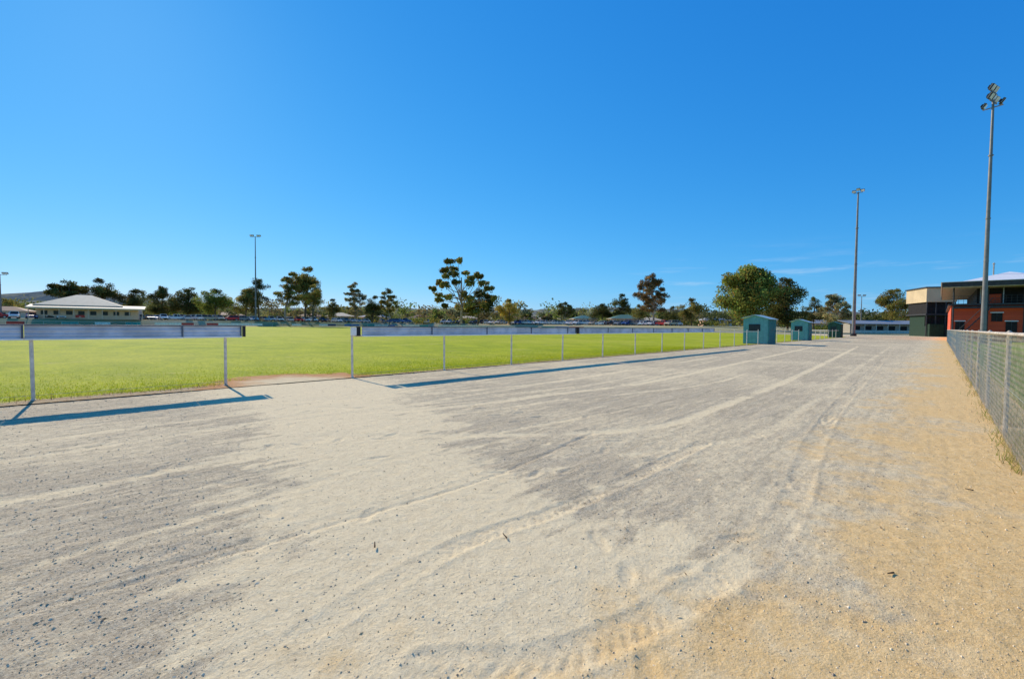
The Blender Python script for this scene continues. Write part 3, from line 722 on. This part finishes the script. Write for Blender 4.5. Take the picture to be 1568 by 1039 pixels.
TR=[
(-1.008,-.922,.088,190,'gum',DK,.45,18),(-.923,-.855,.093,200,'dense',DK,.35,14),(-.865,-.80,.073,200,'dense',DK,.3,12),
(-.795,-.735,.078,165,'bush',DK,.05,20),(-.745,-.675,.077,168,'bush',DK,.05,20),
(-.685,-.612,.075,160,'bush',GR,.1,18),(-.615,-.55,.075,165,'dense',OL,.15,16),(-.585,-.525,.094,170,'dense',DK,.3,13),
(-.527,-.465,.112,158,'gum',OL,.25,34),(-.49,-.415,.125,165,'dense',OL,.16,24),(-.46,-.41,.085,150,'bush',OL,.2,12),
(-.368,-.318,.090,190,'gum',PA,.15,32),(-.41,-.37,.055,185,'bush',DK,.05,12),(-.33,-.28,.063,185,'bush',DK,.05,14),(-.292,-.245,.078,175,'gum',OL,.25,28),
(-.12,-.03,.080,172,'bush',DK,.2,14),(-.035,.025,.06,180,'bush',YE,.1,14),
(.09,.14,.053,200,'gum',DK,.3,16),(.17,.225,.05,210,'bush',DK,.1,12),(.215,.27,.072,205,'dense',DK,.25,12),(.273,.345,.117,165,'gum',(.24,.17,.07),.2,36),
(.255,.30,.05,190,'bush',OL,.1,10),(.365,.42,.065,190,'dense',OL,.2,14),(.33,.375,.045,200,'bush',DK,.1,10),
(.450,.580,.142,150,'dense',(.22,.24,.05),.10,44),(.555,.650,.112,158,'dense',DK,.10,30),(.635,.685,.07,180,'dense',DK,.2,12),
(.672,.738,.078,165,'gum',PA,.12,34),(.79,.86,.092,185,'dense',OL,.2,18),(.84,.90,.088,190,'dense',DK,.2,16),(1.09,1.2,.10,140,'dense',DK,.2,18),
(-1.16,-1.09,.05,180,'bush',OL,.1,12)]
for i,(a,b_,ts,d,st,ti,br,nc) in enumerate(TR):
    w_=(b_-a)*d; lc=B((a+b_)/2,d); h_=1.5+ts*d-lc[2]
    tree(lc,h_,w_*1.08,st,ti,100+i,br,nc,bark=m_bark if st=='gum' else m_barkd,name='eucalyptus_tree' if st!='bush' else 'shrub_tree')
KJ=[(-3.8,22.0,2.2),(-1.0,22.6,1.9),(-6.2,19.6,2.1),(-2.8,18.2,2.2),(-8.0,15.2,2.2),(-10.0,12.6,1.9),(-5.2,13.6,2.0),(-1.4,14.6,1.8),(1.2,18.6,1.7),
    (5.8,17.6,2.1),(7.8,15.0,2.1),(3.2,14.4,2.0),(10.4,12.4,2.0),(6.4,11.2,2.2),(1.2,10.6,2.2),(-3.8,9.6,2.2),(-7.6,8.4,1.8),(11.8,9.4,1.7),(8.4,7.2,2.1),(3.6,6.6,2.2),(-1.2,6.6,1.8),(5.5,4.4,2.0),
    (-5.0,16.8,1.6),(4.2,16.2,1.6),(-8.8,10.6,1.6),(9.4,10.2,1.8),(-3.0,20.4,1.8),(3.9,9.0,1.9),(-5.6,6.4,1.8)]
tree(B(-.112,165),23.0,24,'gum',OL,777,.2,given=KJ)
g=Geo(); rg=np.random.default_rng(5)
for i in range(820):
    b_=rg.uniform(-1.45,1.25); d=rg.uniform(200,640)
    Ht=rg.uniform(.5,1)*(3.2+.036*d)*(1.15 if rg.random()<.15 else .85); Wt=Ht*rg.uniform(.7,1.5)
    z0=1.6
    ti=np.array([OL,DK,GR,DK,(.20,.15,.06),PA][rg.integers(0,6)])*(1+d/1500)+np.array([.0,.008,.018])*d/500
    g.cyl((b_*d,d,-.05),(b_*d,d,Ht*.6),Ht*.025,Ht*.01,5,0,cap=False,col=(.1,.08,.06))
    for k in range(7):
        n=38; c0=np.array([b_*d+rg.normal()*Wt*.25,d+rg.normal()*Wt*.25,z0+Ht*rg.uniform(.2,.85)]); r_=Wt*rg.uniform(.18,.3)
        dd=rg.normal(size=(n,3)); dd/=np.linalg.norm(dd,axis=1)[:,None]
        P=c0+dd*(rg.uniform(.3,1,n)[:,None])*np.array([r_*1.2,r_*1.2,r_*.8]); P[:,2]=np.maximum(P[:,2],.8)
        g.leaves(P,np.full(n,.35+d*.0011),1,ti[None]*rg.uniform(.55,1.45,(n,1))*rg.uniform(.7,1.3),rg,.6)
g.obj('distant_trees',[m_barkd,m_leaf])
g=Geo()
for i in range(300):
    b_=rg.uniform(-1.3,.8); d=rg.uniform(188,208); Ht=rg.uniform(1.2,3.0); z0=terr(b_*d,d)
    n=60; P=np.array([b_*d,d,Ht*.5])+rg.normal(size=(n,3))*np.array([2.2,1.2,Ht*.25]); P[:,2]=np.clip(P[:,2],.1,Ht)+z0
    ti=np.array([OL,DK,GR,YE][rg.integers(0,4)]); g.leaves(P,np.full(n,.4),0,ti[None]*rg.uniform(.5,1.4,(n,1)),rg,.6)
g.obj('roadside_shrubs',[m_leaf])

# ------------------------------------------------------------------ HILLS
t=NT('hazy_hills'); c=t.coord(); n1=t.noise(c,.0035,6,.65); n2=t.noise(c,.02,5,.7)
col=t.mix(t.rng(n1,.42,.58),(.13,.16,.16),(.30,.28,.19)); col=t.mix(t.rng(n2,.45,.6),col,(.09,.12,.13))  # blue-grey distance haze is painted into the hill colours
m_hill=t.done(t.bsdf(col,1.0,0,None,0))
g=Geo(); A=np.linspace(-1.5,1.4,260)
for (r0,r1,hm,sd) in ((1500,2400,70,3.0),(2600,4200,185,8.0)):
    rows=9; V=[]
    for j in range(rows):
        tt=j/(rows-1); r=r0+(r1-r0)*tt
        hh=hm*(.62+.75*fbm(A*6+sd,A*0+sd+tt*.6,5)-.15)*(tt*tt*(3-2*tt))
        hh=hh*(1+.55*np.clip((-A-.9)/.3,0,1))+ (fbm(A*40+sd,A*0+tt*5,3)-.5)*14*tt
        V.append(np.stack([A*0+np.tan(A*.62)*r, A*0+r, hh],-1))
    V=np.array(V); idx=np.arange(rows*len(A)).reshape(rows,len(A))
    Q=np.stack([idx[:-1,:-1],idx[:-1,1:],idx[1:,1:],idx[1:,:-1]],-1).reshape(-1,4)
    g.add(V.reshape(-1,3),Q)
g.obj('hills',[m_hill],smooth=True)

# ------------------------------------------------------------------ LIGHT, SKY, CAMERA
az=math.radians(41); el=math.radians(29)
sd=Vector((-math.sin(az)*math.cos(el),math.cos(az)*math.cos(el),math.sin(el)))
L=bpy.data.lights.new('sun','SUN'); L.energy=5; L.angle=math.radians(.5); L.color=(1,.90,.76)
lo=bpy.data.objects.new('sun',L); scene.collection.objects.link(lo); lo.rotation_euler=(-sd).to_track_quat('-Z','Y').to_euler()
wd=bpy.data.worlds.new('World'); scene.world=wd; wd.use_nodes=True; nt=wd.node_tree; nt.nodes.clear()
sky=nt.nodes.new('ShaderNodeTexSky'); sky.sky_type='NISHITA'; sky.sun_disc=False; sky.sun_elevation=el; sky.sun_rotation=-az
sky.air_density=1.0; sky.dust_density=.08; sky.ozone_density=3.0; sky.altitude=100
S=.13
sx=nt.nodes.new('ShaderNodeSeparateColor'); cx=nt.nodes.new('ShaderNodeCombineColor'); nt.links.new(sky.outputs[0],sx.inputs[0])
for i,(a,p) in enumerate(((.36,1.42),(.62,.70),(.97,.40))):
    m0=nt.nodes.new('ShaderNodeMath'); m0.operation='MULTIPLY'; m0.inputs[1].default_value=S; nt.links.new(sx.outputs[i],m0.inputs[0])
    m1=nt.nodes.new('ShaderNodeMath'); m1.operation='POWER'; m1.inputs[1].default_value=p; nt.links.new(m0.outputs[0],m1.inputs[0])
    m2=nt.nodes.new('ShaderNodeMath'); m2.operation='MULTIPLY'; m2.inputs[1].default_value=a/S; nt.links.new(m1.outputs[0],m2.inputs[0])
    nt.links.new(m2.outputs[0],cx.inputs[i])
def wn(typ,**k):
    n=nt.nodes.new(typ)
    for a,b in k.items(): setattr(n,a,b)
    return n
tcn=wn('ShaderNodeTexCoord'); mpn=wn('ShaderNodeMapping'); mpn.inputs['Scale'].default_value=(2.2,2.2,22); nt.links.new(tcn.outputs['Generated'],mpn.inputs[0])
nz=wn('ShaderNodeTexNoise'); nz.inputs['Scale'].default_value=2.4; nz.inputs['Detail'].default_value=7; nz.inputs['Roughness'].default_value=.6; nt.links.new(mpn.outputs[0],nz.inputs['Vector'])
r1=wn('ShaderNodeMapRange',interpolation_type='SMOOTHSTEP'); nt.links.new(nz.outputs[0],r1.inputs[0]); r1.inputs[1].default_value=.50; r1.inputs[2].default_value=.75
sz_=wn('ShaderNodeSeparateXYZ'); nt.links.new(tcn.outputs['Generated'],sz_.inputs[0])
r2=wn('ShaderNodeMapRange',interpolation_type='SMOOTHSTEP'); nt.links.new(sz_.outputs[2],r2.inputs[0]); r2.inputs[1].default_value=.17; r2.inputs[2].default_value=.08
r3=wn('ShaderNodeMapRange',interpolation_type='SMOOTHSTEP'); nt.links.new(sz_.outputs[0],r3.inputs[0]); r3.inputs[1].default_value=.15; r3.inputs[2].default_value=.40
mu=wn('ShaderNodeMath',operation='MULTIPLY'); nt.links.new(r1.outputs[0],mu.inputs[0]); nt.links.new(r2.outputs[0],mu.inputs[1])
mu2=wn('ShaderNodeMath',operation='MULTIPLY'); nt.links.new(mu.outputs[0],mu2.inputs[0]); nt.links.new(r3.outputs[0],mu2.inputs[1])
mu3=wn('ShaderNodeMath',operation='MULTIPLY'); nt.links.new(mu2.outputs[0],mu3.inputs[0]); mu3.inputs[1].default_value=.45
mx=wn('ShaderNodeMix',data_type='RGBA'); nt.links.new(mu3.outputs[0],mx.inputs[0]); nt.links.new(cx.outputs[0],mx.inputs[6]); mx.inputs[7].default_value=(.62/S,.78/S,.95/S,1)
bg=nt.nodes.new('ShaderNodeBackground'); bg.inputs[1].default_value=S; wo=nt.nodes.new('ShaderNodeOutputWorld')
nt.links.new(mx.outputs[2],bg.inputs[0]); nt.links.new(bg.outputs[0],wo.inputs[0])
cam=bpy.data.cameras.new('camera'); co=bpy.data.objects.new('camera',cam); scene.collection.objects.link(co); scene.camera=co
cam.sensor_width=36; cam.lens=16.07; cam.clip_end=12000; cam.clip_start=.05
co.location=(0,0,1.5)
M=Matrix.Rotation(math.radians(90-1.84),4,'X')@Matrix.Rotation(math.radians(.62),4,'Z')
co.rotation_euler=M.to_euler()
print('cars',tot)
